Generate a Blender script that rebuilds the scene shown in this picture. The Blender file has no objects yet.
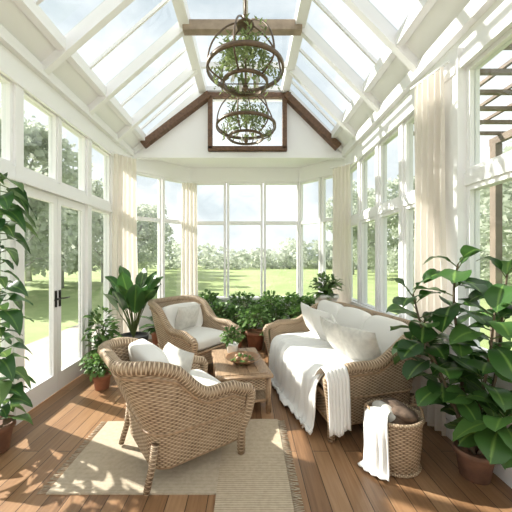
import bpy, math, random
from mathutils import Vector, Matrix, noise
random.seed(7)
R=random.random
def rr(a,b): return a+(b-a)*random.random()
sc=bpy.context.scene
PI=math.pi
# ------------------------------------------------------------------ materials
def newmat(name):
    m=bpy.data.materials.new(name); m.use_nodes=True
    nt=m.node_tree; nt.nodes.clear()
    out=nt.nodes.new('ShaderNodeOutputMaterial')
    return m,nt,out
def N(nt,t,**k):
    n=nt.nodes.new(t)
    for a,b in k.items():
        if a.startswith('i_'): n.inputs[a[2:].replace('_',' ')].default_value=b
        else: setattr(n,a,b)
    return n
def ramp(nt,fac,stops):
    r=nt.nodes.new('ShaderNodeValToRGB')
    el=r.color_ramp.elements
    while len(el)<len(stops): el.new(.5)
    for e,(p,c) in zip(el,stops):
        e.position=p; e.color=(*c,1)
    nt.links.new(fac,r.inputs[0]); return r.outputs[0]
def simple(name,col,rough=.6,bump=0,bscale=60,var=.0,vscale=4,metal=0,stretch=None):
    m,nt,out=newmat(name)
    p=N(nt,'ShaderNodeBsdfPrincipled'); p.inputs['Roughness'].default_value=rough
    p.inputs['Metallic'].default_value=metal
    p.inputs['Base Color'].default_value=(*col,1)
    tc=N(nt,'ShaderNodeTexCoord'); src=tc.outputs['Object']
    if stretch:
        mp=N(nt,'ShaderNodeMapping'); mp.inputs['Scale'].default_value=stretch
        nt.links.new(src,mp.inputs[0]); src=mp.outputs[0]
    if var>0:
        n=N(nt,'ShaderNodeTexNoise'); n.inputs['Scale'].default_value=vscale; n.inputs['Detail'].default_value=5
        nt.links.new(src,n.inputs['Vector'])
        c=ramp(nt,n.outputs[0],[(.3,tuple(x*(1-var) for x in col)),(.7,tuple(min(1,x*(1+var*.6)) for x in col))])
        nt.links.new(c,p.inputs['Base Color'])
    if bump>0:
        n=N(nt,'ShaderNodeTexNoise'); n.inputs['Scale'].default_value=bscale
        nt.links.new(src,n.inputs['Vector'])
        b=N(nt,'ShaderNodeBump'); b.inputs['Strength'].default_value=bump; b.inputs['Distance'].default_value=.01
        nt.links.new(n.outputs[0],b.inputs['Height']); nt.links.new(b.outputs[0],p.inputs['Normal'])
    nt.links.new(p.outputs[0],out.inputs[0])
    return m
def leafmat(name,c1,c2,trans=.35,rough=.4,rib=True):
    m,nt,out=newmat(name)
    uv=N(nt,'ShaderNodeUVMap'); s=N(nt,'ShaderNodeSeparateXYZ'); nt.links.new(uv.outputs[0],s.inputs[0])
    c=ramp(nt,s.outputs[0],[(0,c1),(1,c2)])
    if rib:
        f=ramp(nt,s.outputs[1],[(0,(1,1,1)),(.14,(0,0,0))])
        mx=N(nt,'ShaderNodeMix',data_type='RGBA'); nt.links.new(f,mx.inputs[0]); nt.links.new(c,mx.inputs[6])
        mx.inputs[7].default_value=(min(1,c2[0]*1.8+.03),min(1,c2[1]*1.5+.03),c2[2]*1.5,1); c=mx.outputs[2]
    p=N(nt,'ShaderNodeBsdfPrincipled'); p.inputs['Roughness'].default_value=rough
    nt.links.new(c,p.inputs['Base Color'])
    t=N(nt,'ShaderNodeBsdfTranslucent'); nt.links.new(c,t.inputs[0])
    ms=N(nt,'ShaderNodeMixShader'); ms.inputs[0].default_value=trans
    nt.links.new(p.outputs[0],ms.inputs[1]); nt.links.new(t.outputs[0],ms.inputs[2]); nt.links.new(ms.outputs[0],out.inputs[0])
    return m
def wickermat(name,dark,mid,light,row=.013,stake=.024):
    m,nt,out=newmat(name)
    uv=N(nt,'ShaderNodeUVMap'); s=N(nt,'ShaderNodeSeparateXYZ'); nt.links.new(uv.outputs[0],s.inputs[0])
    def M(op,a,b=None,c=None):
        n=N(nt,'ShaderNodeMath',operation=op)
        for i,x in enumerate((a,b,c)):
            if x is None: continue
            if isinstance(x,(int,float)): n.inputs[i].default_value=x
            else: nt.links.new(x,n.inputs[i])
        return n.outputs[0]
    vr=M('DIVIDE',s.outputs[1],row)
    fl=M('FLOOR',vr)
    rows=M('ABSOLUTE',M('SINE',M('MULTIPLY',vr,PI)))
    ph=M('ADD',M('MULTIPLY',s.outputs[0],PI/stake),M('MULTIPLY',fl,PI))
    st=M('MULTIPLY_ADD',M('SINE',ph),.42,.58)
    h=M('MULTIPLY',M('POWER',rows,.6),st)
    n=N(nt,'ShaderNodeTexNoise'); n.inputs['Scale'].default_value=14
    tc=N(nt,'ShaderNodeTexCoord'); nt.links.new(tc.outputs['Object'],n.inputs['Vector'])
    hh=M('MULTIPLY_ADD',n.outputs[0],.45,M('SUBTRACT',h,.17))
    c=ramp(nt,hh,[(.08,dark),(.35,mid),(.95,light)])
    p=N(nt,'ShaderNodeBsdfPrincipled'); p.inputs['Roughness'].default_value=.6
    nt.links.new(c,p.inputs['Base Color'])
    b=N(nt,'ShaderNodeBump'); b.inputs['Strength'].default_value=.8; b.inputs['Distance'].default_value=.005
    nt.links.new(h,b.inputs['Height']); nt.links.new(b.outputs[0],p.inputs['Normal'])
    nt.links.new(p.outputs[0],out.inputs[0]); return m
def glassmat(name='window_glass',col=(.97,.985,.98)):
    m,nt,out=newmat(name)
    t=N(nt,'ShaderNodeBsdfTransparent'); t.inputs[0].default_value=(*col,1)
    g=N(nt,'ShaderNodeBsdfGlossy'); g.inputs['Roughness'].default_value=.02
    ms=N(nt,'ShaderNodeMixShader'); ms.inputs[0].default_value=.05
    nt.links.new(t.outputs[0],ms.inputs[1]); nt.links.new(g.outputs[0],ms.inputs[2]); nt.links.new(ms.outputs[0],out.inputs[0])
    return m
def floormat():
    m,nt,out=newmat('wood_plank_floor')
    tc=N(nt,'ShaderNodeTexCoord')
    mp=N(nt,'ShaderNodeMapping'); mp.inputs['Rotation'].default_value=(0,0,PI/2)
    nt.links.new(tc.outputs['Object'],mp.inputs[0])
    br=N(nt,'ShaderNodeTexBrick'); br.offset=.37; br.inputs['Scale'].default_value=1
    br.inputs['Brick Width'].default_value=1.7; br.inputs['Row Height'].default_value=.125
    br.inputs['Mortar Size'].default_value=.0028; br.inputs['Mortar Smooth'].default_value=.1
    br.inputs['Color1'].default_value=(0,0,0,1); br.inputs['Color2'].default_value=(1,1,1,1); br.inputs['Mortar'].default_value=(.5,.5,.5,1)
    nt.links.new(mp.outputs[0],br.inputs['Vector'])
    m2=N(nt,'ShaderNodeMapping'); m2.inputs['Scale'].default_value=(22,1.3,1); nt.links.new(tc.outputs['Object'],m2.inputs[0])
    n=N(nt,'ShaderNodeTexNoise'); n.inputs['Scale'].default_value=2.2; n.inputs['Detail'].default_value=7; n.inputs['Distortion'].default_value=.6
    nt.links.new(m2.outputs[0],n.inputs['Vector'])
    mx=N(nt,'ShaderNodeMix',data_type='RGBA'); mx.inputs[0].default_value=.42
    nt.links.new(n.outputs[0],mx.inputs[6]); nt.links.new(br.outputs['Color'],mx.inputs[7])
    c=ramp(nt,mx.outputs[2],[(.2,(.17,.087,.042)),(.5,(.30,.165,.083)),(.85,(.44,.27,.15))])
    mm=N(nt,'ShaderNodeMix',data_type='RGBA'); nt.links.new(br.outputs['Fac'],mm.inputs[0]); nt.links.new(c,mm.inputs[6]); mm.inputs[7].default_value=(.05,.025,.012,1)
    p=N(nt,'ShaderNodeBsdfPrincipled'); p.inputs['Roughness'].default_value=.34
    nt.links.new(mm.outputs[2],p.inputs['Base Color'])
    b=N(nt,'ShaderNodeBump',invert=True); b.inputs['Strength'].default_value=.5; b.inputs['Distance'].default_value=.004
    nt.links.new(br.outputs['Fac'],b.inputs['Height']); nt.links.new(b.outputs[0],p.inputs['Normal'])
    nt.links.new(p.outputs[0],out.inputs[0]); return m
def rugmat(name,c1,c2,k=150):
    m,nt,out=newmat(name)
    tc=N(nt,'ShaderNodeTexCoord')
    w=N(nt,'ShaderNodeTexWave',bands_direction='Y'); w.inputs['Scale'].default_value=k/6.0; w.inputs['Distortion'].default_value=1.2; w.inputs['Detail'].default_value=3
    nt.links.new(tc.outputs['Object'],w.inputs['Vector'])
    n=N(nt,'ShaderNodeTexNoise'); n.inputs['Scale'].default_value=35; n.inputs['Detail'].default_value=6
    nt.links.new(tc.outputs['Object'],n.inputs['Vector'])
    mx=N(nt,'ShaderNodeMix',data_type='RGBA'); mx.inputs[0].default_value=.6
    nt.links.new(w.outputs[0],mx.inputs[6]); nt.links.new(n.outputs[0],mx.inputs[7])
    c=ramp(nt,mx.outputs[2],[(.2,c1),(.75,c2)])
    p=N(nt,'ShaderNodeBsdfPrincipled'); p.inputs['Roughness'].default_value=.95
    nt.links.new(c,p.inputs['Base Color'])
    b=N(nt,'ShaderNodeBump'); b.inputs['Strength'].default_value=.6; b.inputs['Distance'].default_value=.006
    nt.links.new(mx.outputs[2],b.inputs['Height']); nt.links.new(b.outputs[0],p.inputs['Normal'])
    nt.links.new(p.outputs[0],out.inputs[0]); return m
WHITE=simple('white_paint',(.88,.875,.88),.45)
WALLM=simple('white_wall_paint',(.88,.875,.88),.6,bump=.05,bscale=120)
GLASS=glassmat()
SKYG=glassmat('skylight_glass',(.84,.88,.89))
FLOORM=floormat()
BEAMW=simple('dark_brown_timber',(.15,.08,.045),.6,bump=.3,var=.4,vscale=8,stretch=(3,1,3))
BEAML=simple('weathered_timber',(.34,.26,.19),.6,bump=.3,var=.3,vscale=8)
WICK=wickermat('wicker_natural',(.11,.065,.035),(.38,.27,.17),(.64,.50,.36))
RATTAN=simple('rattan_pole',(.42,.28,.17),.45,bump=.3,var=.3,vscale=30)
LINEN=simple('white_linen',(.84,.82,.78),.9,bump=.25,bscale=260)
LINEN2=simple('grey_linen',(.68,.66,.61),.9,bump=.35,bscale=200,var=.12,vscale=25)
THROW=simple('white_throw_fabric',(.88,.87,.85),.95,bump=.3,bscale=180)
BLANK=simple('brown_blanket_fabric',(.16,.11,.08),.95,bump=.4,bscale=120,var=.5,vscale=20)
TERRA=simple('terracotta',(.36,.16,.095),.75,bump=.2,var=.25,vscale=12)
TERRAD=simple('aged_terracotta',(.22,.115,.075),.75,bump=.2,var=.3,vscale=12)
DARKPOT=simple('dark_pot_glaze',(.045,.045,.045),.4,var=.3,vscale=10)
WPOT=simple('white_ceramic',(.8,.79,.76),.3)
SOIL=simple('soil',(.05,.03,.02),.95,bump=.6,bscale=80)
WOODT=simple('table_wood',(.38,.25,.15),.45,bump=.2,var=.3,vscale=12,stretch=(8,1,8))
BOWLW=simple('bowl_wood',(.34,.19,.10),.4,var=.3,vscale=14)
BRONZE=simple('aged_bronze',(.13,.085,.05),.4,metal=.4,var=.3,vscale=20)
STEM=simple('plant_stem',(.10,.14,.04),.6)
BARK=simple('bark',(.16,.12,.08),.9,bump=.5,bscale=20,var=.3)
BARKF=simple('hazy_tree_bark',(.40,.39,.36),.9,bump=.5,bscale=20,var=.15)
L_FIG=leafmat('fig_leaf',(.03,.09,.02),(.11,.24,.06),.28,.32)
L_DK=leafmat('dark_leaf',(.018,.065,.018),(.06,.16,.04),.22,.35)
L_FERN=leafmat('fern_leaf',(.07,.16,.035),(.21,.36,.10),.35,.5,False)
L_MID=leafmat('mid_leaf',(.05,.13,.03),(.17,.29,.09),.3,.45)
L_OLV=leafmat('trailing_leaf',(.13,.18,.06),(.32,.38,.17),.4,.5,False)
L_TREE=leafmat('hazy_tree_leaf',(.46,.50,.42),(.64,.68,.58),.5,.9,False)  # atmospheric haze painted into the foliage as washed-out pale green, no volume
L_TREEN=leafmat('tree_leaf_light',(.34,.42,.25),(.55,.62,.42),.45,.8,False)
CURT=leafmat('curtain_linen',(.86,.81,.75),(.86,.81,.75),.4,.9,False)
METAL=simple('dark_handle_metal',(.05,.045,.04),.35,metal=.8)
DECK=simple('deck_stone',(.5,.45,.38),.85,bump=.3,var=.2)
RUG1=rugmat('jute_rug_weave',(.40,.33,.24),(.62,.53,.41))
RUG2=rugmat('runner_weave',(.38,.30,.21),(.60,.50,.37),110)
PERG=simple('pergola_wood',(.22,.17,.13),.7,var=.3)
def lawn():
    m,nt,out=newmat('lawn_grass')
    tc=N(nt,'ShaderNodeTexCoord')
    n=N(nt,'ShaderNodeTexNoise'); n.inputs['Scale'].default_value=.35; n.inputs['Detail'].default_value=9; n.inputs['Roughness'].default_value=.7
    nt.links.new(tc.outputs['Object'],n.inputs['Vector'])
    c=ramp(nt,n.outputs[0],[(.3,(.23,.30,.11)),(.55,(.32,.39,.165)),(.75,(.41,.46,.23))])
    p=N(nt,'ShaderNodeBsdfPrincipled'); p.inputs['Roughness'].default_value=.95; nt.links.new(c,p.inputs['Base Color'])
    nt.links.new(p.outputs[0],out.inputs[0]); return m
LAWN=lawn()
# ------------------------------------------------------------------ mesh builder
class B:
    def __init__(s,name):
        s.name=name; s.v=[]; s.f=[]; s.uv=[]; s.mi=[]; s.sm=[]; s.mats=[]; s.M=Matrix.Identity(4); s.clamp=None
    def m(s,mat):
        if mat not in s.mats: s.mats.append(mat)
        return s.mats.index(mat)
    def addv(s,co,):
        p=s.M@Vector(co)
        if s.clamp: p=s.clamp(p)
        s.v.append(p); return len(s.v)-1
    def face(s,idx,uvs,mat,smooth=True):
        s.f.append(idx); s.uv.append(uvs); s.mi.append(s.m(mat)); s.sm.append(smooth)
    def box(s,lo,hi,mat):
        x0,y0,z0=lo; x1,y1,z1=hi
        c=[(x0,y0,z0),(x1,y0,z0),(x1,y1,z0),(x0,y1,z0),(x0,y0,z1),(x1,y0,z1),(x1,y1,z1),(x0,y1,z1)]
        b=[s.addv(p) for p in c]
        for q in ((0,3,2,1),(4,5,6,7),(0,1,5,4),(1,2,6,5),(2,3,7,6),(3,0,4,7)):
            pts=[Vector(c[i]) for i in q]
            nrm=(pts[1]-pts[0]).cross(pts[2]-pts[1]); an=max(range(3),key=lambda k:abs(nrm[k]))
            if an==2: uv=[(p[0],p[1]) for p in pts]
            elif an==1: uv=[(p[0],p[2]) for p in pts]
            else: uv=[(p[1],p[2]) for p in pts]
            s.face([b[i] for i in q],uv,mat,False)
    def beam(s,p0,p1,w,h,mat,up=(0,0,1)):
        p0=Vector(p0);p1=Vector(p1); d=(p1-p0); L=d.length; d.normalize(); up=Vector(up)
        sd=d.cross(up).normalized(); u=sd.cross(d)
        old=s.M
        s.M=old@Matrix(((sd.x,d.x,u.x,p0.x),(sd.y,d.y,u.y,p0.y),(sd.z,d.z,u.z,p0.z),(0,0,0,1)))
        s.box((-w/2,0,-h/2),(w/2,L,h/2),mat); s.M=old
    def prism(s,poly,axis,a,b,mat):
        def P(q,t): return (q[0],t,q[1]) if axis=='y' else (q[0],q[1],t)
        i0=[s.addv(P(q,a)) for q in poly]; i1=[s.addv(P(q,b)) for q in poly]
        n=len(poly)
        s.face(i0,[(q[0],q[1]) for q in poly],mat,False); s.face(i1[::-1],[(q[0],q[1]) for q in poly][::-1],mat,False)
        for k in range(n):
            j=(k+1)%n
            s.face([i0[k],i1[k],i1[j],i0[j]],[(0,0),(0,1),(1,1),(1,0)],mat,False)
    def grid(s,fn,nu,nv,mat,wrapu=False,us=1,vs=1,smooth=True):
        ids=[]
        for j in range(nv+1):
            row=[]
            for i in range(nu if wrapu else nu+1):
                row.append(s.addv(fn(i/nu,j/nv)))
            ids.append(row)
        for j in range(nv):
            for i in range(nu):
                a=ids[j][i]; b=ids[j][(i+1)%len(ids[j])] if wrapu else ids[j][i+1]
                c=ids[j+1][(i+1)%len(ids[j])] if wrapu else ids[j+1][i+1]; d=ids[j+1][i]
                s.face([a,b,c,d],[(i/nu*us,j/nv*vs),((i+1)/nu*us,j/nv*vs),((i+1)/nu*us,(j+1)/nv*vs),(i/nu*us,(j+1)/nv*vs)],mat,smooth)
    def tube(s,pts,r,mat,seg=8,cap=True):
        pts=[Vector(p) for p in pts]; n=len(pts)
        rf=r if callable(r) else (lambda t:r)
        rings=[]; prev=None
        Ls=[0]
        for i in range(1,n): Ls.append(Ls[-1]+(pts[i]-pts[i-1]).length)
        for i in range(n):
            d=(pts[min(i+1,n-1)]-pts[max(i-1,0)])
            if d.length<1e-9: d=Vector((0,0,1))
            d.normalize()
            if prev is None:
                a=Vector((0,0,1)) if abs(d.z)<.9 else Vector((1,0,0))
                prev=d.cross(a).normalized()
            prev=(prev-d*prev.dot(d))
            if prev.length<1e-6: prev=d.orthogonal()
            prev.normalize(); q=d.cross(prev)
            rad=rf(i/(n-1))
            rings.append([s.addv(pts[i]+(prev*math.cos(2*PI*k/seg)+q*math.sin(2*PI*k/seg))*rad) for k in range(seg)])
        for i in range(n-1):
            for k in range(seg):
                k2=(k+1)%seg
                s.face([rings[i][k],rings[i][k2],rings[i+1][k2],rings[i+1][k]],[(k*.01,Ls[i]),(k*.01+.01,Ls[i]),(k*.01+.01,Ls[i+1]),(k*.01,Ls[i+1])],mat)
        if cap:
            s.face(rings[0][::-1],[(0,0)]*seg,mat,False); s.face(rings[-1],[(0,0)]*seg,mat,False)
    def lathe(s,prof,c,mat,seg=32,cap=True):
        c=Vector(c); rings=[]; Ls=[0]
        for i in range(1,len(prof)): Ls.append(Ls[-1]+math.hypot(prof[i][0]-prof[i-1][0],prof[i][1]-prof[i-1][1]))
        rm=max(p[0] for p in prof)
        for r,z in prof:
            rings.append([s.addv(c+Vector((r*math.cos(2*PI*k/seg),r*math.sin(2*PI*k/seg),z))) for k in range(seg)])
        for i in range(len(prof)-1):
            for k in range(seg):
                k2=(k+1)%seg; u0=2*PI*rm*k/seg; u1=2*PI*rm*(k+1)/seg
                s.face([rings[i][k],rings[i][k2],rings[i+1][k2],rings[i+1][k]],[(u0,Ls[i]),(u1,Ls[i]),(u1,Ls[i+1]),(u0,Ls[i+1])],mat)
        if cap:
            s.face(rings[0][::-1],[(0,0)]*seg,mat,False); s.face(rings[-1],[(0,0)]*seg,mat,False)
    def cushion(s,c,dims,mat,e=.32,rot=None,nu=40,nv=22,puff=.0):
        a,b,h=[x/2 for x in dims]; c=Vector(c); rot=rot or Matrix.Identity(3)
        def sp(x,p): return math.copysign(abs(x)**p,x)
        def fn(u,v):
            th=2*PI*u; ph=-PI/2+PI*v
            cx=sp(math.cos(ph),e*1.3)
            x=a*cx*sp(math.cos(th),e); y=b*cx*sp(math.sin(th),e); z=h*sp(math.sin(ph),e*1.6)
            bulge=1+puff*(1-(x/a)**2)*(1-(y/b)**2)
            z*=bulge
            w=noise.noise(Vector((x*6+c.x*9,y*6+c.y*7,z*6)))*.010
            return c+rot@Vector((x+w,y+w,z+w))
        s.grid(fn,nu,nv,mat,wrapu=True)
    def pillow(s,c,w,h,t,rot,mat,seed=0):
        c=Vector(c); n=14
        for sg in (1,-1):
            def fn(u,v):
                a=2*u-1; b=2*v-1
                x=w/2*a*(1-.07*(1-b*b)); y=h/2*b*(1-.07*(1-a*a))
                z=sg*t/2*(max(0,(1-a*a)*(1-b*b)))**.42
                z+=sg*.014*noise.noise(Vector((a*2.5+seed,b*2.5,sg)))*(1-a*a)*(1-b*b)
                return c+rot@Vector((x,y,z))
            s.grid(fn,n,n,mat)
    def leaf(s,p,d,n,L,W,droop,mat,segs=6,fold=.25,shape=0,tone=None):
        p=Vector(p); d=Vector(d).normalized(); n=Vector(n)
        sd=d.cross(n)
        if sd.length<1e-4: sd=d.orthogonal()
        sd.normalize(); n=sd.cross(d).normalized()
        tone=R() if tone is None else tone
        rows=[]
        for i in range(segs+1):
            t=i/segs
            if shape==0: w=math.sin(PI*min(1,t**.85))**.75
            elif shape==1: w=math.sin(PI*min(1,t**1.3))**.6
            else: w=math.sin(PI*min(1,t**.6))**.8
            w*=W/2
            pos=p+d*L*t*(1-.12*droop*t)-Vector((0,0,1))*droop*L*t*t
            wob=.06*W*math.sin(t*9+tone*7)
            rows.append((s.addv(pos-sd*w+n*(fold*w+wob)),s.addv(pos),s.addv(pos+sd*w+n*(fold*w-wob))))
        for i in range(segs):
            a,b=rows[i],rows[i+1]
            s.face([a[0],a[1],b[1],b[0]],[(tone,1),(tone,0),(tone,0),(tone,1)],mat)
            s.face([a[1],a[2],b[2],b[1]],[(tone,0),(tone,1),(tone,1),(tone,0)],mat)
    def leaflet(s,p,d,n,L,W,mat,tone):
        d=Vector(d).normalized(); sd=d.cross(Vector(n))
        if sd.length<1e-4: sd=d.orthogonal()
        sd.normalize(); p=Vector(p)
        i=[s.addv(p),s.addv(p+d*L*.45-sd*W/2),s.addv(p+d*L-Vector((0,0,.12*L))),s.addv(p+d*L*.45+sd*W/2)]
        s.face(i,[(tone,.5)]*4,mat,False)
    def done(s,loc=None,bevel=0):
        me=bpy.data.meshes.new(s.name)
        me.from_pydata([tuple(v) for v in s.v],[],s.f)
        for m in s.mats: me.materials.append(m)
        me.polygons.foreach_set('material_index',s.mi); me.polygons.foreach_set('use_smooth',s.sm)
        ul=me.uv_layers.new(name='UVMap'); flat=[]
        for q in s.uv:
            for a in q: flat+= [a[0],a[1]]
        ul.data.foreach_set('uv',flat)
        me.update()
        o=bpy.data.objects.new(s.name,me); sc.collection.objects.link(o)
        if bevel:
            bm=o.modifiers.new('bevel','BEVEL'); bm.width=bevel; bm.segments=2; bm.limit_method='ANGLE'
        return o
def RZ(a): return Matrix.Rotation(a,4,'Z')
def place(x,y,z=0,a=0): return Matrix.Translation((x,y,z))@RZ(a)
def R3(x=0,y=0,z=0): return (Matrix.Rotation(z,3,'Z')@Matrix.Rotation(y,3,'Y')@Matrix.Rotation(x,3,'X'))
# ------------------------------------------------------------------ room shell
XL,XR=-2.14,1.80; Y0=-1.8; PL=3.35; FT=4.52; XA,XB=-.80,.66; YG=5.42
BL=(XL,5.35); BL2=(-1.2,6.2); BR2=(1.07,6.2); BR=(XR,5.42)
WT=.12
b=B('floor'); b.prism([(XL-WT,Y0-WT),(XR+WT,Y0-WT),(XR+WT,BR[1]+.05),(BR2[0]+.05,6.32),(BL2[0]-.05,6.32),(XL-WT,BL[1]+.05)],'z',-.12,0,FLOORM); b.done()
def wmat(A,Bp):
    A=Vector(A);Bp=Vector(Bp); d=Bp-A; return Matrix.Translation((A.x,A.y,0))@RZ(math.atan2(d.y,d.x)), d.length
wn=[0]
def window(A,Bp,z0,z1,rails=(),mulls=(),fw=.045,fd=.08,name=None,thin=.022,bottom=None):
    wn[0]+=1
    b=B(name or 'window_%d'%wn[0]); b.M,L=wmat(A,Bp)
    b.box((0,-fd/2,z0),(fw,fd/2,z1),WHITE); b.box((L-fw,-fd/2,z0),(L,fd/2,z1),WHITE)
    b.box((fw,-fd/2,z1-fw),(L-fw,fd/2,z1),WHITE); b.box((fw,-fd/2,z0),(L-fw,fd/2,z0+(bottom or fw)),WHITE)
    for r,w in rails: b.box((fw,-fd/2,r-w/2),(L-fw,fd/2,r+w/2),WHITE)
    for mx in mulls: b.box((mx-thin,-fd*.4,z0+fw),(mx+thin,fd*.4,z1-fw),WHITE)
    b.box((fw,-.004,z0+fw),(L-fw,.004,z1-fw),GLASS)
    return b
b=B('wall_left')
b.box((XL-.06,Y0,3.08),(XL+.06,5.35,PL+.05),WALLM)
b.box((XL-.058,Y0,2.2),(XL+.058,5.35,2.32),WALLM)
for y in [-1.76,-1.1,-.5,.1,.7,1.3,1.91,2.73,3.94,4.62,5.31]:
    b.box((XL-.064,y-.045,0),(XL+.064,y+.045,3.07),WALLM)
b.done()
dn=0
yy=[-1.76,-1.1,-.5,.1,.7,1.3,1.91,2.73,3.33,3.94,4.62,5.31]
for i in range(len(yy)-1):
    a,c=yy[i]+.045,yy[i+1]-.045
    if yy[i+1]==3.33: c=3.33-.02
    if yy[i]==3.33: a=3.33+.02
    window((XL,a),(XL,c),2.32,3.08,fw=.035).done()
    if yy[i] in (2.73,3.33):
        dn+=1
        a2,c2=(a,3.328) if yy[i]==2.73 else (3.332,c)
        b=B('door_%d'%dn); b.M,L=wmat((XL,a2),(XL,c2))
        fd=.05; st=.065
        b.box((0,-fd/2,.02),(st,fd/2,2.19),WHITE); b.box((L-st,-fd/2,.02),(L,fd/2,2.19),WHITE)
        b.box((st,-fd/2,2.10),(L-st,fd/2,2.19),WHITE); b.box((st,-fd/2,.02),(L-st,fd/2,.22),WHITE)
        b.box((st,-.004,.22),(L-st,.004,2.10),GLASS)
        hx=L-st/2 if yy[i]==2.73 else st/2; sg=-1 if yy[i]==2.73 else 1
        b.box((hx-.015,-fd/2-.01,.96),(hx+.015,-fd/2,1.14),METAL)
        b.tube([(hx,-fd/2,1.05),(hx,-fd/2-.05,1.05),(hx+sg*.03,-fd/2-.055,1.05),(hx+sg*.10,-fd/2-.055,1.05)],.008,METAL)
        b.done()
    else:
        window((XL,a),(XL,c),.0,2.2,bottom=.2,fw=.04).done()
b=B('trim_1'); b.box((XL-.05,3.305,2.33),(XL+.05,3.355,3.07),WHITE); b.box((XL+.055,Y0,3.06),(XL+.085,5.35,3.12),WHITE); b.box((XL+.05,Y0,2.19),(XL+.08,5.3,2.225),WHITE)
b.box((XL+.055,Y0,PL-.04),(XL+.12,5.34,PL+.06),WHITE); b.done()
# RIGHT wall
SR=.76
yr=[-1.76,-.9,0,.75,1.5,2.42]; yr2=[2.80,3.42,4.06,4.72,5.38]
b=B('wall_right')
b.box((XR-.06,Y0,0),(XR+.06,5.42,SR),WALLM)
b.box((XR-.06,Y0,3.04),(XR+.06,5.42,PL+.05),WALLM)
b.box((XR-.058,Y0,2.08),(XR+.058,5.42,2.18),WALLM)
for y in yr[:-1]+yr2[1:]: b.box((XR-.064,y-.04,SR-.01),(XR+.064,y+.04,3.03),WALLM)
b.box((XR-.11,2.42,0),(XR+.068,2.80,3.2),WALLM)
b.done()
for L_ in (yr,yr2):
    for i in range(len(L_)-1):
        a=L_[i]+.04; c=L_[i+1]-.04
        if L_[i]==2.80: a=2.80
        if L_[i+1]==2.42: c=2.42
        window((XR,c),(XR,a),SR,2.08,fw=.04).done()
        window((XR,c),(XR,a),2.18,3.04,fw=.04).done()
b=B('trim_2')
b.box((XR-.105,Y0,SR-.02),(XR-.055,2.42,SR+.03),WHITE); b.box((XR-.105,2.8,SR-.02),(XR-.055,5.38,SR+.03),WHITE)
b.box((XR-.095,Y0,3.03),(XR-.055,2.42,3.12),WHITE); b.box((XR-.095,2.80,3.03),(XR-.055,5.4,3.12),WHITE); b.box((XR-.13,Y0,PL-.05),(XR-.055,5.41,PL+.08),WHITE)
for y in [2.9+.62*i for i in range(5)]: b.box((XR-.08,y-.035,.13),(XR-.055,y+.035,SR-.02),WHITE)
b.box((XR-.125,2.44,0.15),(XR-.105,2.78,.2),WHITE); b.box((XR-.125,2.44,3.0),(XR-.105,2.78,3.06),WHITE)
b.done()
b=B('baseboard_right'); b.box((XR-.085,Y0,0),(XR-.055,2.42,.13),WHITE); b.box((XR-.085,2.8,0),(XR-.055,5.38,.13),WHITE); b.box((XR-.128,2.41,0),(XR-.105,2.81,.14),WHITE); b.done()
# BAY walls
SB=.66
def bay(name,A,Bp,nw,pre=.0):
    b=B(name); b.M,L=wmat(A,Bp)
    b.box((0,-.05,0),(L,.06,SB),WALLM); b.box((0,-.05,3.06),(L,.06,PL),WALLM)
    b.box((0,-.09,SB-.02),(L,-.045,SB+.025),WHITE); b.box((0,-.07,3.055),(L,-.045,3.12),WHITE)
    b.box((0,-.07,0),(L,-.045,.13),WHITE)
    b.done()
    d=(Vector(Bp)-Vector(A)); 
    for i in range(nw):
        a=Vector(A)+d*(i/nw); c=Vector(A)+d*((i+1)/nw); e=d.normalized()*.012
        window(a+e,c-e,SB,3.06,rails=[(2.22,.07)],fw=.045).done()
bay('wall_back_left',BL,BL2,2); bay('wall_back',BL2,BR2,3); bay('wall_back_right',BR2,BR,2)
b=B('trim_3')
for q,w in ((BL,.1),(BL2,.09),(BR2,.09),(BR,.1)):
    b.M=place(q[0],q[1],0,PI/8); b.box((-w/2,-w/2,0),(w/2,w/2,PL),WHITE)
b.done()
b=B('ceiling'); b.prism([(XL-.06,YG),(XR+.06,YG),(BR2[0]+.04,6.28),(BL2[0]-.04,6.28)],'z',PL-.002,PL+.08,WALLM); b.done()
GX0,GX1,GZ0,GZ1=-.68,.66,3.45,4.36
def rz(x):
    if x<XA: return PL+(x-XL)/(XA-XL)*(FT-PL)
    if x>XB: return PL+(XR-x)/(XR-XB)*(FT-PL)
    return FT
b=B('wall_gable')
b.prism([(XL,PL-.06),(GX0,PL-.06),(GX0,rz(GX0)),(XA,FT),(XL,PL)],'y',YG-.05,YG+.05,WALLM)
b.prism([(GX1,PL-.06),(XR,PL-.06),(XR,PL),(XB,FT),(GX1,rz(GX1))],'y',YG-.05,YG+.05,WALLM)
b.box((GX0,YG-.05,PL-.06),(GX1,YG+.05,GZ0),WALLM); b.box((GX0,YG-.05,GZ1),(GX1,YG+.05,FT),WALLM)
b.box((XL,YG-.08,PL-.065),(XR,YG-.045,PL+.03),WHITE)
b.done()
b=window((GX0,YG),(GX1,YG),GZ0,GZ1,mulls=(.67,),fw=.02,thin=.012); b.done()
b=B('timber_gable_frame')
y=YG-.09
for x0,x1,z0,z1 in ((GX0-.03,GX0+.05,GZ0-.02,GZ1),(GX1-.05,GX1+.03,GZ0-.02,GZ1),(GX0-.032,GX1+.032,GZ0-.05,GZ0+.03),(GX0-.1,GX1+.1,GZ1-.02,GZ1+.07)):
    b.box((x0,y-.04,z0),(x1,y+.04,z1),BEAMW)
b.beam((XL+.28,y-.022,rz(XL+.28)-.10),(GX0+.0,y-.022,rz(XA)-.13),.11,.13,BEAMW,up=(0,1,0))
b.beam((XR-.2,y-.022,rz(XR-.2)-.10),(GX1-.0,y-.022,rz(XB)-.13),.11,.13,BEAMW,up=(0,1,0))
b.done(bevel=.006)
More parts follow.
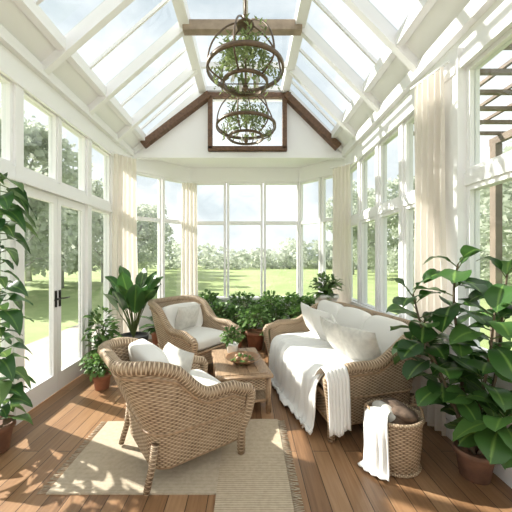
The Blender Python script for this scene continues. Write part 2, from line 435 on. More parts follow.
b=B('wall_rear'); b.prism([(XL,0),(XR,0),(XR,PL),(XB,FT),(XA,FT),(XL,PL)],'y',Y0-.1,Y0,WALLM); b.done()
# roof
b=B('roof_frame')
def rp(x,y,o=0): return (x,y,rz(x)+o)
def slope(x0,x1,mat,t=.06,y0=Y0,y1=YG):
    b.grid(lambda u,v:(x0+(x1-x0)*u,y0+(y1-y0)*v,rz(x0+(x1-x0)*u)+.0),1,1,mat,smooth=False)
    b.grid(lambda u,v:(x0+(x1-x0)*u,y0+(y1-y0)*v,rz(x0+(x1-x0)*u)+t),1,1,mat,smooth=False)
slope(XL,XL+.30,WHITE); slope(XR-.30,XR,WHITE)
b.beam(rp(XL+.30,Y0),rp(XL+.30,YG),.08,.12,WHITE); b.beam(rp(XR-.30,Y0),rp(XR-.30,YG),.08,.12,WHITE)
b.beam(rp(XA,Y0,-.02),rp(XA,YG,-.02),.13,.16,WHITE); b.beam(rp(XB,Y0,-.02),rp(XB,YG,-.02),.13,.16,WHITE)
for y in [-1.7,-.75,.2,1.15,2.1,3.0,3.85,4.7,5.36]:
    b.beam(rp(XL+.05,y,-.02),rp(XA,y,-.02),.075,.13,WHITE); b.beam(rp(XR-.05,y,-.02),rp(XB,y,-.02),.075,.13,WHITE)
    if abs(y-3.85)>.1: b.beam((XA,y,FT),(XB,y,FT),.05,.08,WHITE)
for y in [-1.2,-.27,.68,1.62,2.55,3.42,4.27,5.05]:
    b.beam(rp(XL+.3,y,.03),rp(XA,y,.03),.028,.035,WHITE); b.beam(rp(XR-.3,y,.03),rp(XB,y,.03),.028,.035,WHITE)
b.beam((-.03,Y0,FT+.02),(-.03,YG,FT+.02),.06,.09,WHITE)
b.done()
b=B('ceiling_timber_beam'); b.beam((XA-.02,3.80,FT-.1),(XB+.02,3.80,FT-.1),.11,.13,BEAML); b.done(bevel=.006)
b=B('skylight_glazing')
for x0,x1 in ((XL+.30,XA),(XA,XB),(XB,XR-.3)):
    b.grid(lambda u,v:(x0+(x1-x0)*u,Y0+(YG-Y0)*v,rz(x0+(x1-x0)*u)+.055),1,1,SKYG,smooth=False)
b.done()
# ------------------------------------------------------------------ rugs
b=B('jute_rug'); b.box((-1.28,1.90,0),(.24,2.74,.010),RUG1)
for i in range(60):
    y=1.91+.82*i/59
    b.tube([(-1.28,y,.006),(-1.31,y+rr(-.006,.006),.005),(-1.34,y+rr(-.012,.012),.003)],.0025,RUG1,4)
b.done()
b=B('runner_rug'); b.box((-.20,.7,.0105),(.27,2.76,.019),RUG2)
for i in range(150):
    y=.71+2.04*i/149
    b.tube([(.27,y,.014),(.30,y+rr(-.006,.006),.006),(.335,y+rr(-.012,.012),.003)],.003,RUG1,4)
b.done()
# ------------------------------------------------------------------ wicker seating
def smst(t): t=max(0,min(1,t)); return t*t*(3-2*t)
def wicker_seat(name,W,D,Hb,Ha,M,ncush=1,sofa=False,tz=.0,mat=WICK):
    b=B(name); b.M=M
    r=.17; w=W/2; d=D/2
    path=[]; ns=10
    for i in range(ns): path.append((-w,d-(2*d-r)*i/ns,0,(-1,0)))
    for i in range(9):
        a=PI+PI/2*i/8; path.append((-w+r+r*math.cos(a),-d+r+r*math.sin(a),0,(math.cos(a),math.sin(a))))
    nb=12
    for i in range(1,nb): path.append((-w+r+(2*w-2*r)*i/nb,-d,0,(0,-1)))
    for i in range(9):
        a=-PI/2+PI/2*i/8; path.append((w-r+r*math.cos(a),-d+r+r*math.sin(a),0,(math.cos(a),math.sin(a))))
    for i in range(1,ns+1): path.append((w,-d+r+(2*d-r)*i/ns,0,(1,0)))
    n=len(path)
    lens=[0]
    for i in range(1,n): lens.append(lens[-1]+math.hypot(path[i][0]-path[i-1][0],path[i][1]-path[i-1][1]))
    zb=.13
    def top(y):
        t=(d-y)/(2*d)
        arm=Ha-.05*(1-smst(t/.18))
        return arm+(Hb-Ha)*smst((t-.42)/.5)
    def pt(i,z,off):
        x,y,_,nn=path[i]
        tp=top(y); k=(z-zb)/max(.01,tp-zb)
        flare=.035*(k-.5)*2
        lean=.16*max(0,(z-.35))/.5*max(0,-nn[1])
        return (x+nn[0]*(flare-off),y+nn[1]*(flare-off)-lean,z)
    NV=14
    for off,flip in ((0,1),(.045,0)):
        ids=[]
        for j in range(NV+1):
            row=[]
            for i in range(n):
                z=zb+(top(path[i][1])-zb)*j/NV
                row.append((b.addv(pt(i,z,off)),lens[i],z))
            ids.append(row)
        for j in range(NV):
            for i in range(n-1):
                q=[ids[j][i],ids[j][i+1],ids[j+1][i+1],ids[j+1][i]]
                if not flip: q=q[::-1]
                b.face([t[0] for t in q],[(t[1],t[2]) for t in q],mat)
    rim=[Vector(pt(i,top(path[i][1]),.022))+Vector((0,0,.005)) for i in range(n)]
    def curl(p,sgn):
        return [p+Vector((0,.03,-.005)),p+Vector((0,.055,-.04)),p+Vector((0,.05,-.10)),p+Vector((-sgn*.01,.03,-.2)),Vector((sgn*(w-.03),d-.0,.2)),Vector((sgn*(w-.035),d+.0,.02+tz))]
    full=curl(rim[0],-1)[::-1]+rim+curl(rim[-1],1)
    b.tube(full,lambda t:.042-.012*max(0,1-min(t,1-t)/.06),mat,10)
    b.tube([Vector(pt(i,zb,.022)) for i in range(n)],.022,RATTAN,8)
    b.tube([Vector(pt(i,.36,-.004)) for i in range(n)],.008,RATTAN,6)
    b.tube([Vector(pt(i,top(path[i][1])-.06,-.004)) for i in range(n)],.009,RATTAN,6)
    def fp(u,v):
        x=-w+.04+(2*w-.08)*u; zlo=.13+.05*math.sin(PI*u)
        return (x,d-.01,zlo+(.34-zlo)*v)
    b.grid(fp,20,6,mat,us=2*w,vs=.2)
    b.grid(lambda u,v:(-w+.04+(2*w-.08)*u,d-.01-(2*d-.1)*v,.34),4,4,mat,us=2*w,vs=2*d)
    b.tube([(-w+.04,d-.005,.34),(w-.04,d-.005,.34)],.018,RATTAN,8)
    b.tube([fp(i/16,0) for i in range(17)],.014,RATTAN,6)
    for sx in (-1,1):
        b.tube([(sx*(w-.06),-d+.05,.3),(sx*(w-.06),-d+.03,.16),(sx*(w-.05),-d-.01,.012+tz)],lambda t:.026-.004*t,mat,8)
        b.tube([(sx*(w-.035),d,.34),(sx*(w-.035),d,.005+tz)],.026,RATTAN,8)
    if sofa:
        b.tube([(0,d-.02,.3),(0,d-.01,.01)],.022,RATTAN,8)
    iw=2*w-.10
    for k in range(ncush if not sofa else 2):
        nn=ncush if not sofa else 2
        cw=iw/nn
        b.cushion((-iw/2+cw*(k+.5),.04,.42),(cw-.01,2*d-.12,.17),LINEN,puff=.12)
    for k in range(ncush):
        cw=iw/ncush
        b.cushion((-iw/2+cw*(k+.5),-d+.13,.70 if sofa else .65),(cw+.01,.17,.46 if sofa else .42),LINEN,rot=R3(x=.26),e=.36)
    return b
def facing(ang): return ang-PI/2
M1=place(-.53,2.34,.010,facing(math.radians(36)))
b=wicker_seat('wicker_armchair',.73,.70,.81,.56,M1,tz=.005)
b.pillow((.04,-.08,.63),.42,.38,.15,R3(x=PI/2-.35,z=.1),LINEN2,3)
b.done()
M2=place(-.73,4.08,0,facing(math.radians(-36)))
b=wicker_seat('wicker_armchair',.80,.76,.88,.58,M2)
b.pillow((.02,-.12,.68),.42,.36,.15,R3(x=PI/2-.3,z=.0),LINEN2,5)
b.done()
SM=place(.90,3.34,0,facing(math.radians(193)))
b=wicker_seat('wicker_sofa',1.72,.84,.84,.61,SM,ncush=3,sofa=True)
b.pillow((-.60,.0,.68),.42,.42,.16,R3(x=PI/2-.45,z=.35),LINEN2,1)
b.pillow((-.24,.04,.68),.42,.42,.17,R3(x=PI/2-.5,z=-.1),LINEN2,2)
b.pillow((.10,-.02,.70),.46,.46,.17,R3(x=PI/2-.4,z=.1),LINEN,4)
b.pillow((.55,-.04,.70),.44,.44,.16,R3(x=PI/2-.4,z=-.2),LINEN,8)
b.done()
def drape(name,M,prof,x0,x1,mat,amp=.03,freq=5,seed=0,hem=.05,nu=90,nv=60):
    b=B(name); b.M=M
    P=[Vector(p) for p in prof]; Ls=[0]
    for i in range(1,len(P)): Ls.append(Ls[-1]+(P[i]-P[i-1]).length)
    def at(t):
        s=t*Ls[-1]
        for i in range(1,len(P)):
            if s<=Ls[i]+1e-9:
                k=(s-Ls[i-1])/(Ls[i]-Ls[i-1]); return P[i-1].lerp(P[i],k),(P[i]-P[i-1]).normalized()
        return P[-1],(P[-1]-P[-2]).normalized()
    def fn(u,v):
        p,t=at(v*(1-hem*abs(math.sin(u*5+seed))))
        p0,_=at(max(0,v-.03)); p1,_=at(min(1,v+.03)); p=(p+p0+p1)/3 if 0<v<1 else p
        hang=smst((v-.35)/.4)
        f=math.sin(u*freq*2*PI+seed+1.2*math.sin(u*7))*amp*(.25+.75*hang)+noise.noise(Vector((u*5+seed,v*4,0)))*amp*.8
        nx=Vector((0,-t.z,t.y))
        x=x0+(x1-x0)*u+.04*noise.noise(Vector((seed,v*3,u)))+ (u-.5)*.12*hang
        q=Vector((x,p.y,p.z))+Vector((0,abs(nx.y)*1.0,abs(nx.z)))*(abs(f)*.9+.006)
        q.z=max(q.z,.012)
        return q
    b.grid(fn,nu,nv,mat)
    o=b.done()
    sd=o.modifiers.new('solid','SOLIDIFY'); sd.thickness=.006; sd.offset=1
    return o
drape('throw_blanket',SM,[(0,-.2,.57),(0,-.02,.525),(0,.2,.52),(0,.38,.515),(0,.46,.46),(0,.475,.3),(0,.48,.12),(0,.50,.02),(0,.62,.012)],-.68,.52,THROW,amp=.038,freq=6,seed=1)
b=B('arm_throw'); b.M=SM
prof=[(-.67,.51),(-.73,.54),(-.80,.61),(-.86,.655),(-.92,.635),(-.945,.56),(-.94,.38),(-.935,.14)]
def at2(v):
    s=v*(len(prof)-1); i=min(int(s),len(prof)-2); k=s-i
    return (prof[i][0]*(1-k)+prof[i+1][0]*k, prof[i][1]*(1-k)+prof[i+1][1]*k)
def fn(u,v):
    x,z=at2(v); f=math.sin(u*3*2*PI)*.012*smst((v-.4)/.3)
    return (x-abs(f)-.004,.33+.18*u+.02*math.sin(v*4),z-.03*u*u+.004+(.02*math.sin(u*9) if v>.95 else 0))
b.grid(fn,30,36,THROW); o=b.done(); sd=o.modifiers.new('solid','SOLIDIFY'); sd.thickness=.006; sd.offset=1
# ------------------------------------------------------------------ coffee table
TM=place(-.10,3.28,0,math.radians(10))
b=B('wicker_coffee_table'); b.M=TM
tw,tl,th=.26,.44,.38
b.box((-tw,-tl,th-.035),(tw,tl,th),WOODT)
for i in range(5):
    x=-tw+.03+(2*tw-.06)/5*i; b.box((x+.003,-tl+.03,th),(x+(2*tw-.06)/5-.003,tl-.03,th+.006),WOODT)
b.box((-tw+.02,-tl+.02,th-.15),(tw-.02,tl-.02,th-.035),WICK)
b.box((-tw+.03,-tl+.03,.11),(tw-.03,tl-.03,.13),WICK)
for sx in (-1,1):
    for sy in (-1,1): b.tube([(sx*(tw-.03),sy*(tl-.03),th-.03),(sx*(tw-.03),sy*(tl-.03),.0)],.028,RATTAN,10)
    b.tube([(sx*(tw-.03),-tl+.03,.12),(sx*(tw-.03),tl-.03,.12)],.015,RATTAN)
    b.tube([(-tw+.03,sx*(tl-.03),.12),(tw-.03,sx*(tl-.03),.12)],.015,RATTAN)
    b.tube([(sx*tw,-tl,th-.02),(sx*tw,tl,th-.02)],.018,RATTAN); b.tube([(-tw,sx*tl,th-.02),(tw,sx*tl,th-.02)],.018,RATTAN)
b.done()
UP=Vector((0,0,1))
def pot(b,c,r,h,mat,rim=True,taper=.72):
    pr=[(r*taper*.9,0),(r*taper,.004),(r*(taper+(1-taper)*.75),h*.78)]
    if rim: pr+=[(r*.97,h*.8),(r*1.06,h*.81),(r*1.06,h*.99),(r*.93,h),(r*.9,h*.9)]
    else: pr+=[(r,h*.99),(r*.93,h),(r*.9,h*.9)]
    b.lathe(pr,c,mat,28)
    b.lathe([(r*.9,h*.88),(.002,h*.9)],c,SOIL,20)
def bush(b,c,rx,ry,rz_,n,L,W,mat,droop=.3,stems=True,shape=0):
    c=Vector(c)
    for i in range(n):
        th=R()*2*PI; ph=math.acos(rr(-.5,1)); k=rr(.45,1)
        d=Vector((math.sin(ph)*math.cos(th),math.sin(ph)*math.sin(th),math.cos(ph)))
        p=c+Vector((d.x*rx,d.y*ry,d.z*rz_))*k
        dd=(d+Vector((rr(-.6,.6),rr(-.6,.6),rr(-.3,.6)))).normalized()
        b.leaf(p,dd,UP+Vector((rr(-.5,.5),rr(-.5,.5),0)),L*rr(.6,1.2),W*rr(.6,1.2),droop,mat,segs=4,shape=shape)
        if stems and i%5==0: b.tube([c-Vector((0,0,rz_*.9)),c.lerp(p,.5)+Vector((0,0,.02)),p],.004,STEM,4,False)
def fern(b,c,n,L,mat,up=.9,leafl=.05,lw=.018):
    c=Vector(c)
    for i in range(n):
        a=2*PI*i/n+rr(-.2,.2); e=rr(.25,1.0)*up; LL=L*rr(.7,1.1)
        hd=Vector((math.cos(a),math.sin(a),0)); pts=[]
        for k in range(15):
            t=k/14
            ang=e*(1.25)-t*(1.5)
            if k==0: p=c.copy()
            else: p=p+(hd*math.cos(ang)+UP*math.sin(ang))*LL/14
            pts.append(p.copy())
        b.tube(pts,.0025,STEM,3,False)
        tone=R()
        for k in range(1,15):
            t=k/14; l=leafl*(math.sin(PI*min(1,.15+t*.85))**.6)
            d=(pts[k]-pts[k-1]).normalized(); sd=d.cross(UP)
            if sd.length<.01: sd=Vector((1,0,0))
            sd.normalize()
            for sg in (-1,1): 
                for hh in (0,.5): b.leaflet(pts[k].lerp(pts[k-1],hh),(sd*sg+d*.45),UP,l,lw,mat,min(1,max(0,tone+rr(-.2,.2))))
b=B('wooden_bowl'); b.M=TM@Matrix.Translation((.03,-.10,th+.007))
b.lathe([(.02,0),(.07,.0),(.13,.03),(.178,.065),(.186,.068),(.178,.058),(.12,.025),(.05,.012),(.005,.012)],(0,0,0),BOWLW,36)
random.seed(2); bush(b,(0,0,.045),.10,.10,.035,60,.05,.03,L_FERN,.3,False)
for i in range(5):
    a=i*1.25; c=Vector((.07*math.cos(a),.07*math.sin(a),.055))
    b.lathe([(.002,-.028),(.02,-.022),(.031,0),(.022,.022),(.002,.03)],c,BOWLW,12)
b.done()
# ------------------------------------------------------------------ plants
def clampR(p):
    if p.x>1.68: p.x=1.68-.02*math.tanh((p.x-1.68)*3)
    return p
b=B('potted_fiddle_leaf_fig'); b.clamp=clampR
bx,by=1.555,2.06
pot(b,(bx,by,0),.12,.20,TERRAD)
random.seed(21)
stems=[((bx-.03,by,.18),(1.47,2.08,.75),(1.40,2.04,1.24),(1.40,2.0,1.46)),
       ((bx,by+.02,.18),(1.63,1.98,.7),(1.61,1.90,1.12),(1.59,1.84,1.40)),
       ((bx-.03,by-.04,.18),(1.36,2.04,.6),(1.22,2.08,.97),(1.15,2.09,1.25)),
       ((bx,by,.18),(1.51,1.95,.55),(1.49,1.85,.9),(1.48,1.80,1.17)),
       ((bx,by+.02,.18),(1.44,2.15,.5),(1.32,2.18,.8),(1.28,2.18,1.05)),
       ((bx,by-.04,.18),(1.54,1.90,.36),(1.52,1.80,.48),(1.52,1.76,.56))]
for st in stems:
    P=[Vector(q) for q in st]
    pts=[]
    for i in range(3):
        for k in range(6):
            t=k/6; p0=P[max(i-1,0)];p1=P[i];p2=P[i+1];p3=P[min(i+2,3)]
            pts.append(.5*((2*p1)+(p2-p0)*t+(2*p0-5*p1+4*p2-p3)*t*t+(3*p1-p0-3*p2+p3)*t**3))
    pts.append(P[3])
    b.tube(pts,lambda t:.013-.008*t,BARK,6)
    nl=24
    for k in range(nl):
        t=.22+.78*k/(nl-1); q=pts[min(len(pts)-1,int(t*(len(pts)-1)))]
        a=k*2.4+rr(-.3,.3); el=rr(-.1,.6)+(.5 if t>.93 else 0)
        d=Vector((math.cos(a)*math.cos(el),math.sin(a)*math.cos(el),math.sin(el)))
        if q.x+d.x*.3>1.75: d.x*=.1; d.normalize()
        pe=q+d*.05+UP*.01
        b.tube([q,pe],.004,STEM,4,False)
        b.leaf(pe,d,UP+Vector((rr(-.35,.35),rr(-.35,.35),0)),rr(.17,.27),rr(.13,.19),rr(.2,.7),L_FIG,segs=8,fold=.18,shape=1)
b.done()
b=B('potted_climbing_pothos')
def clampL(p):
    if p.x<XL+.085: p.x=XL+.085+.01*math.tanh((XL-p.x)*3+.2)
    return p
b.clamp=clampL
cx,cy=-1.96,2.33
random.seed(5)
pot(b,(cx,cy,0),.12,.22,TERRAD)
b.tube([(cx,cy,.1),(cx,cy,2.1)],.02,BARK,8)
for k in range(105):
    z=.25+1.90*k/104; a=k*2.4; el=rr(-.3,.4); rad=.03
    q=Vector((cx+rad*math.cos(a),cy+rad*math.sin(a),z)); d=Vector((math.cos(a)*math.cos(el),math.sin(a)*math.cos(el),math.sin(el)))
    s_=1.0 if (z>1.6 or z<.85 or 1.0<z<1.3) else .55
    pe=q+d*rr(.03,.08)*s_; b.tube([q,pe],.004,STEM,4,False)
    b.leaf(pe,d,UP+Vector((rr(-.4,.4),rr(-.4,.4),0)),rr(.15,.23)*s_,rr(.12,.17)*s_,rr(.4,.9),L_DK if k%3 else L_MID,segs=6,shape=2)
b.done()
def strel(name,x,y,r,h,potmat,stand,n,H,LL,mat,seed,clamp=None):
    random.seed(seed)
    b=B(name); b.clamp=clamp; pot(b,(x,y,stand),r,h,potmat,rim=False,taper=.8)
    for i in range(n):
        a=i*2.4; sp=rr(.12,.5); hh=H*rr(.45,1)
        p0=Vector((x,y,stand+h*.9)); d=Vector((math.cos(a)*sp,math.sin(a)*sp,1)).normalized()
        p1=p0+d*hh*.5; p2=p0+d*hh*.8+Vector((math.cos(a),math.sin(a),0))*.03
        b.tube([p0,p1,p2],lambda t:.010-.004*t,STEM,5,False)
        dd=(d+Vector((math.cos(a),math.sin(a),0))*rr(.1,.6)).normalized()
        nn=Vector((-math.cos(a),-math.sin(a),.4))+Vector((rr(-.5,.5),rr(-.5,.5),0))
        b.leaf(p2,dd,nn,LL*rr(.7,1.1),LL*.38*rr(.8,1.2),rr(.05,.35),mat,segs=8,fold=.25)
    return b
b=strel('potted_bird_of_paradise',-1.64,4.30,.21,.40,DARKPOT,0,20,.90,.56,L_DK,3,clampL); b.done()
b=B('potted_fern'); b.clamp=clampL; random.seed(8); pot(b,(-1.92,3.90,0),.12,.30,TERRA); fern(b,(-1.92,3.90,.30),22,.36,L_FERN,1.15,.06,.02); bush(b,(-1.92,3.90,.58),.17,.2,.27,110,.12,.07,L_MID); b.done()
b=B('potted_leafy_plant'); b.clamp=clampL; random.seed(9); pot(b,(-1.68,3.45,0),.10,.17,TERRA); bush(b,(-1.68,3.45,.28),.20,.17,.13,250,.075,.05,L_FERN,.4); b.done()
b=B('potted_palm'); b.clamp=clampL; random.seed(12); pot(b,(-1.50,5.05,0),.13,.28,TERRA); fern(b,(-1.50,5.05,.28),16,.50,L_MID,1.2,.11,.03); b.done()
random.seed(31)
specs=[('potted_leafy_plant',-.50,5.50,.14,.30,'b'),('potted_fern',-.22,5.35,.15,.28,'f'),('potted_leafy_plant',.12,4.94,.155,.30,'b'),('potted_fern',.46,5.30,.14,.32,'f'),
       ('potted_leafy_plant',.38,4.68,.12,.24,'b3'),('potted_fern',.80,5.5,.14,.34,'b2'),('potted_leafy_plant',-.12,5.80,.15,.34,'b2'),('potted_leafy_plant',.42,5.75,.15,.34,'b2'),('potted_fern',-.95,5.55,.14,.34,'f'),('potted_leafy_plant',.85,5.0,.12,.30,'b'),
       ('potted_leafy_plant',-.78,5.78,.14,.34,'b2'),('potted_leafy_plant',-.20,4.85,.11,.2,'b3'),('potted_leafy_plant',1.12,5.30,.14,.34,'b2')]
for nm,x,y,r,h,k in specs:
    b=B(nm); pot(b,(x,y,0),r,h,TERRA)
    if k=='f':
        fern(b,(x,y,h),28,.42,L_FERN,1.2,.06,.022); bush(b,(x,y,h+.16),.2,.2,.18,80,.1,.06,L_MID)
    elif k=='b': bush(b,(x,y,h+.2),.24,.23,.2,230,.10,.06,L_MID if R()<.4 else L_FERN,.35)
    elif k=='b3': bush(b,(x,y,h+.10),.15,.15,.12,160,.07,.04,L_FERN,.35)
    else: bush(b,(x,y,h+.24),.28,.26,.26,280,.11,.065,L_MID if R()<.4 else L_FERN,.35)
    b.done()
random.seed(14)
b=B('plant_stand'); sx,sy=1.24,4.78
b.lathe([(.13,.60),(.15,.60),(.15,.625),(.002,.625)],(sx,sy,0),WOODT,28)
for i in range(3):
    a=i*2*PI/3+.5; b.tube([(sx+.14*math.cos(a),sy+.14*math.sin(a),0),(sx+.09*math.cos(a),sy+.09*math.sin(a),.605)],.014,WOODT)
b.done()
b=B('potted_fern'); pot(b,(sx,sy,.626),.19,.30,WPOT,rim=True,taper=.75); fern(b,(sx,sy,.92),34,.36,L_FERN,1.35,.06,.02); bush(b,(sx,sy,1.08),.22,.22,.15,150,.1,.05,L_MID); b.done()
b=B('potted_leafy_plant'); b.M=TM@Matrix.Translation((-.04,.26,th+.007)); pot(b,(0,0,0),.075,.11,WPOT,rim=False); bush(b,(0,0,.19),.12,.12,.10,160,.06,.035,L_FERN); b.done()
# basket
bkx,bky=1.07,2.21
b=B('wicker_basket'); b.M=place(bkx,bky)
b.lathe([(.02,.0),(.15,.0),(.17,.02),(.185,.18),(.19,.33),(.195,.36),(.187,.37),(.175,.36),(.17,.2),(.155,.03),(.01,.03)],(0,0,0),WICK,40)
b.tube([(.19*math.cos(a*PI/16),.19*math.sin(a*PI/16),.36) for a in range(33)],.015,WICK,8,False)
b.tube([(.17*math.cos(a*PI/16),.17*math.sin(a*PI/16),.015) for a in range(33)],.012,WICK,8,False)
for sg in (-1,1):
    b.tube([(sg*.19*math.cos(t),.19*math.sin(t),.36+.05*math.cos(t*PI/2/.5)) for t in [(-.5+i/8) for i in range(9)]],.010,RATTAN,6)
b.done()
b=B('folded_blankets'); b.M=place(bkx,bky)
b.cushion((.02,.03,.34),(.25,.24,.16),BLANK,rot=R3(x=.2,z=.4),e=.6); b.cushion((.05,-.04,.37),(.2,.16,.1),BLANK,rot=R3(x=-.3,z=-.5),e=.7)
b.cushion((-.05,.02,.36),(.14,.22,.12),LINEN2,rot=R3(y=.3,z=.2),e=.7); b.done()
b=B('white_towel')
pr=[(.05,.40),(.13,.41),(.185,.41),(.216,.375),(.222,.3),(.215,.15),(.22,.03),(.265,.014)]
def fn(u,v):
    s=v*(len(pr)-1); i=min(int(s),len(pr)-2); k=s-i
    r=pr[i][0]*(1-k)+pr[i+1][0]*k; z=pr[i][1]*(1-k)+pr[i+1][1]*k
    a=math.radians(-180+52*u)+.12*v; r+=.016*abs(math.sin(u*13+.5))*smst((v-.4)*2)+.003
    return (bkx+r*math.cos(a),bky+r*math.sin(a),z+(.02*u if v>.9 else 0))
b.grid(fn,32,40,THROW); o=b.done(); sd=o.modifiers.new('solid','SOLIDIFY'); sd.thickness=.008; sd.offset=1
# ------------------------------------------------------------------ curtains
def curtain(x,y,ang,w,ztop,folds=5,amp=.035,zb=.03):
    b=B('curtain'); b.M=place(x,y,0,ang)
    def fn(u,v):
        z=ztop-(ztop-zb)*v; ww=w*(.92+.18*v)
        f=math.sin(u*folds*2*PI+.4*math.sin(v*4))*amp*(.7+.5*v)+.01*noise.noise(Vector((u*5,v*6,x)))
        return ((u-.5)*ww,f,z)
    b.grid(fn,folds*12,30,CURT)
    b.tube([(-w*.6,0,ztop+.01),(w*.6,0,ztop+.01)],.010,WHITE,8)
    return b.done()
curtain(XL+.235,4.66,math.radians(50),.40,3.08,5)
curtain(-1.17,6.00,math.radians(15),.32,3.0,4,.03)
curtain(XR-.22,5.08,math.radians(-50),.36,3.05,5)
curtain(XR-.20,2.66,math.radians(-76),.34,3.10,5,.03)
# ------------------------------------------------------------------ chandeliers
def chand(x,y,zr,r,hd,ztop,seed):
    random.seed(seed)
    b=B('lantern_chandelier'); b.M=place(x,y)
    b.tube([(0,0,ztop),(0,0,zr+hd)],.013,BRONZE,8)
    b.lathe([(.002,ztop),(.07,ztop),(.06,ztop-.03),(.015,ztop-.05)],(0,0,0),BRONZE,16)
    b.lathe([(.004,.12),(.03,.09),(.02,.07),(.06,.03),(.10,-.01),(.095,-.025),(.02,-.03),(.004,-.06)],(0,0,zr+hd),BRONZE,16)
    def dome(t):
        return r*(.2+.8*(math.sin(t*PI/2)**1.15)) , zr+hd*(1-t**1.6)
    n=6
    for i in range(n):
        a=2*PI*(i+.25)/n
        pts=[]
        for k in range(15):
            t=k/14; rad,z=dome(t); pts.append((rad*math.cos(a),rad*math.sin(a),z))
        for k in range(1,9):
            t=k/8; rad=r*(1-.42*t*t); z=zr-.15*t*(r/.4)
            pts.append((rad*math.cos(a),rad*math.sin(a),z))
        b.tube(pts,.010,BRONZE,6)
    b.lathe([(r-.012,-.022),(r+.012,-.022),(r+.012,.022),(r-.012,.022),(r-.012,-.022)],(0,0,zr),BRONZE,36,False)
    r2=r*.58; zz=zr-.15*(r/.4)
    b.lathe([(r2-.012,-.015),(r2+.014,-.015),(r2+.014,.015),(r2-.012,.015),(r2-.012,-.015)],(0,0,zz),BRONZE,32,False)
    for i in range(4):
        a=2*PI*i/4; b.tube([(0,0,zz),(r2*math.cos(a),r2*math.sin(a),zz)],.006,BRONZE,5)
    b.tube([(0,0,zr+hd),(0,0,zz-.05)],.008,BRONZE,6)
    b.lathe([(.004,-.09),(.03,-.06),(.035,-.03),(.004,-.0)],(0,0,zz),BRONZE,12)
    bush(b,(0,0,zr+.04),r*.65,r*.65,.20,240,.08,.035,L_OLV,.5,False)
    for i in range(34):
        a=R()*2*PI; q=Vector((r*.8*math.cos(a),r*.8*math.sin(a),zr+.05)); 
        for k in range(7):
            q=q+Vector((rr(-.02,.02),rr(-.02,.02),-.025)); b.leaflet(q,(rr(-1,1),rr(-1,1),-.6),UP,.05,.025,L_OLV,R())
    for i in range(70):
        a=R()*2*PI; rd=r*rr(.1,.7); q=Vector((rd*math.cos(a),rd*math.sin(a),zr+.05)); hgt=int(rr(3,12))
        for k in range(hgt):
            q=q+Vector((rr(-.02,.02),rr(-.02,.02),.03)); b.leaflet(q,(rr(-1,1),rr(-1,1),.5),UP,.065,.028,L_OLV,R())
    for i in range(4):
        a=2*PI*i/4+.4; b.lathe([(.016,0),(.016,.1),(.003,.105)],(r2*.6*math.cos(a),r2*.6*math.sin(a),zz),WPOT,10)
    b.done()
chand(-.03,3.30,3.57,.415,.50,FT-.03,1)
chand(-.03,4.50,3.47,.44,.52,FT-.03,2)
# ------------------------------------------------------------------ exterior
b=B('lawn'); b.box((-220,-60,-.6),(220,400,-.5),LAWN); b.done()
b=B('terrace'); b.box((XL-1.8,-3,-.5),(XL-.13,7,-.04),DECK); b.done()
def treemesh(name,H,Rr,n,mat,seed,ls=.32):
    random.seed(seed); b=B(name)
    b.tube([(0,0,0),(.1,.05,H*.3),(0,.1,H*.75)],lambda t:.22*(1-.8*t)*H/8,BARKF,8)
    cl=[]
    for i in range(26):
        a=R()*2*PI; z=H*rr(.22,.95); k=math.sin(PI*min(1,(z/H)*.9))**.6; rad=Rr*k*rr(.15,.85)
        c=Vector((rad*math.cos(a),rad*math.sin(a),z)); cl.append((c,Rr*rr(.25,.42)))
        if i%2==0: b.tube([(0,.05,z*.6),c*.6+Vector((0,0,z*.36)),c],lambda t:.07*(1-.8*t),BARKF,5,False)
    for i in range(n):
        c,r=random.choice(cl); d=Vector((rr(-1,1),rr(-1,1),rr(-1,1))).normalized(); p=c+d*r*rr(.5,1)
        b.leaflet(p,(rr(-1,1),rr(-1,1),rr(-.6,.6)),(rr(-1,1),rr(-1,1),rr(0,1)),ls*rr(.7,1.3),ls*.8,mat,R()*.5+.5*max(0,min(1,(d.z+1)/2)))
    return b.done()
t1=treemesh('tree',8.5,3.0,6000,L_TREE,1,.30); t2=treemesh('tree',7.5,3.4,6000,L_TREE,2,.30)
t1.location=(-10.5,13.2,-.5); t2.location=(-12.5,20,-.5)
def inst(o,x,y,s,r):
    q=bpy.data.objects.new('tree',o.data); sc.collection.objects.link(q); q.location=(x,y,-.5); q.scale=(s,s,s*rr(.9,1.1)); q.rotation_euler=(0,0,r)
random.seed(3)
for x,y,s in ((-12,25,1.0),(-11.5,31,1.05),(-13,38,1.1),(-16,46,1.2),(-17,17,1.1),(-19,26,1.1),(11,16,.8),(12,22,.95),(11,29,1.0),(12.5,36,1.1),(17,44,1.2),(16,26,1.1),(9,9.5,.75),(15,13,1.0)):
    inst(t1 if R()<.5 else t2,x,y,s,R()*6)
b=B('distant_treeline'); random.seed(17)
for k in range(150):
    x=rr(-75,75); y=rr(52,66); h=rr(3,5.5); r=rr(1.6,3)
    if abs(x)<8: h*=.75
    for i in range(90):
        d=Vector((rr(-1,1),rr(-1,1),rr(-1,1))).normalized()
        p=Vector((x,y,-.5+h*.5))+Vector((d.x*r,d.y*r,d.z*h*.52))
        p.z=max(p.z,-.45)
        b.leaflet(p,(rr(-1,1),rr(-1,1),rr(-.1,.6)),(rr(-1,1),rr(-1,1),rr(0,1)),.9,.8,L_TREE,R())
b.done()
b=B('garden_shrub'); random.seed(44)
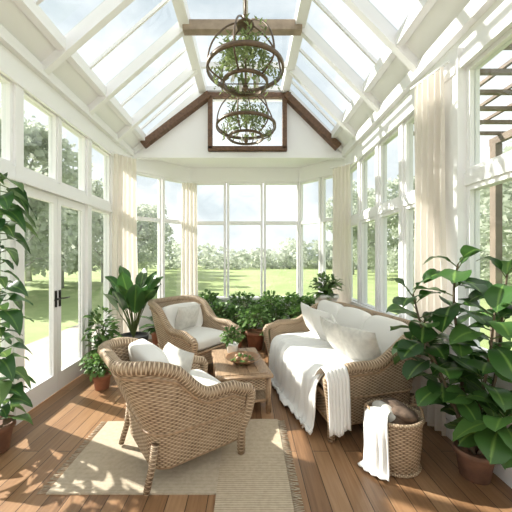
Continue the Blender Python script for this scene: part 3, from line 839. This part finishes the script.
for k in range(9):
    x=rr(4.6,7.0); y=rr(2.4,7.5); h=rr(1.8,3.0)
    for i in range(420):
        d=Vector((rr(-1,1),rr(-1,1),rr(-1,1))).normalized()
        p=Vector((x,y,-.4+h*.5))+Vector((d.x*.8,d.y*.8,d.z*h*.55))*rr(.7,1)
        p.z=max(p.z,-.45)
        b.leaflet(p,(rr(-1,1),rr(-1,1),rr(-.1,.6)),(rr(-1,1),rr(-1,1),rr(0,1)),.13,.09,L_TREEN,R())
b.done()
b=B('pergola')
for i in range(11):
    y=.9+i*.42; b.beam((1.95,y,3.62),(4.5,y,3.62),.05,.05,PERG)
b.beam((2.05,.7,3.53),(2.05,5.3,3.53),.08,.12,PERG); b.beam((4.3,.7,3.53),(4.3,5.3,3.53),.08,.12,PERG)
for i in range(4): b.beam((2.5+i*.42,.7,3.68),(2.5+i*.42,5.3,3.68),.04,.04,PERG)
for x,y in ((4.3,.9),(4.3,5.2)): b.box((x-.06,y-.06,-.5),(x+.06,y+.06,3.47),PERG)
b.done()
# ------------------------------------------------------------------ light
w=bpy.data.worlds.new('World'); sc.world=w; w.use_nodes=True; nt=w.node_tree; nt.nodes.clear()
out=nt.nodes.new('ShaderNodeOutputWorld'); bg=nt.nodes.new('ShaderNodeBackground')
tc=nt.nodes.new('ShaderNodeTexCoord'); mp=nt.nodes.new('ShaderNodeMapping'); mp.inputs['Scale'].default_value=(1,1,1.6)
n=nt.nodes.new('ShaderNodeTexNoise'); n.inputs['Scale'].default_value=3.2; n.inputs['Detail'].default_value=7
nt.links.new(tc.outputs['Generated'],mp.inputs[0]); nt.links.new(mp.outputs[0],n.inputs['Vector'])
c=ramp(nt,n.outputs[0],[(.36,(.60,.66,.70)),(.62,(1,1,1))])
nt.links.new(c,bg.inputs[0]); bg.inputs[1].default_value=1.42; nt.links.new(bg.outputs[0],out.inputs[0])
sl=bpy.data.lights.new('sun','SUN'); sl.energy=11; sl.angle=math.radians(.8); sl.color=(1,.94,.86)
so=bpy.data.objects.new('sun',sl); sc.collection.objects.link(so)
so.rotation_euler=Vector((.78,-.36,-.62)).to_track_quat('-Z','Y').to_euler()
sc.view_settings.view_transform='Standard'
# ------------------------------------------------------------------ camera
cd=bpy.data.cameras.new('camera'); cam=bpy.data.objects.new('camera',cd); sc.collection.objects.link(cam)
cam.location=(0,0,1.5); cam.rotation_euler=(PI/2,0,0)
cd.sensor_width=36; cd.lens=36*300/512; cd.shift_x=8/512; cd.shift_y=2/512; cd.clip_start=.05; cd.clip_end=1000
sc.camera=cam
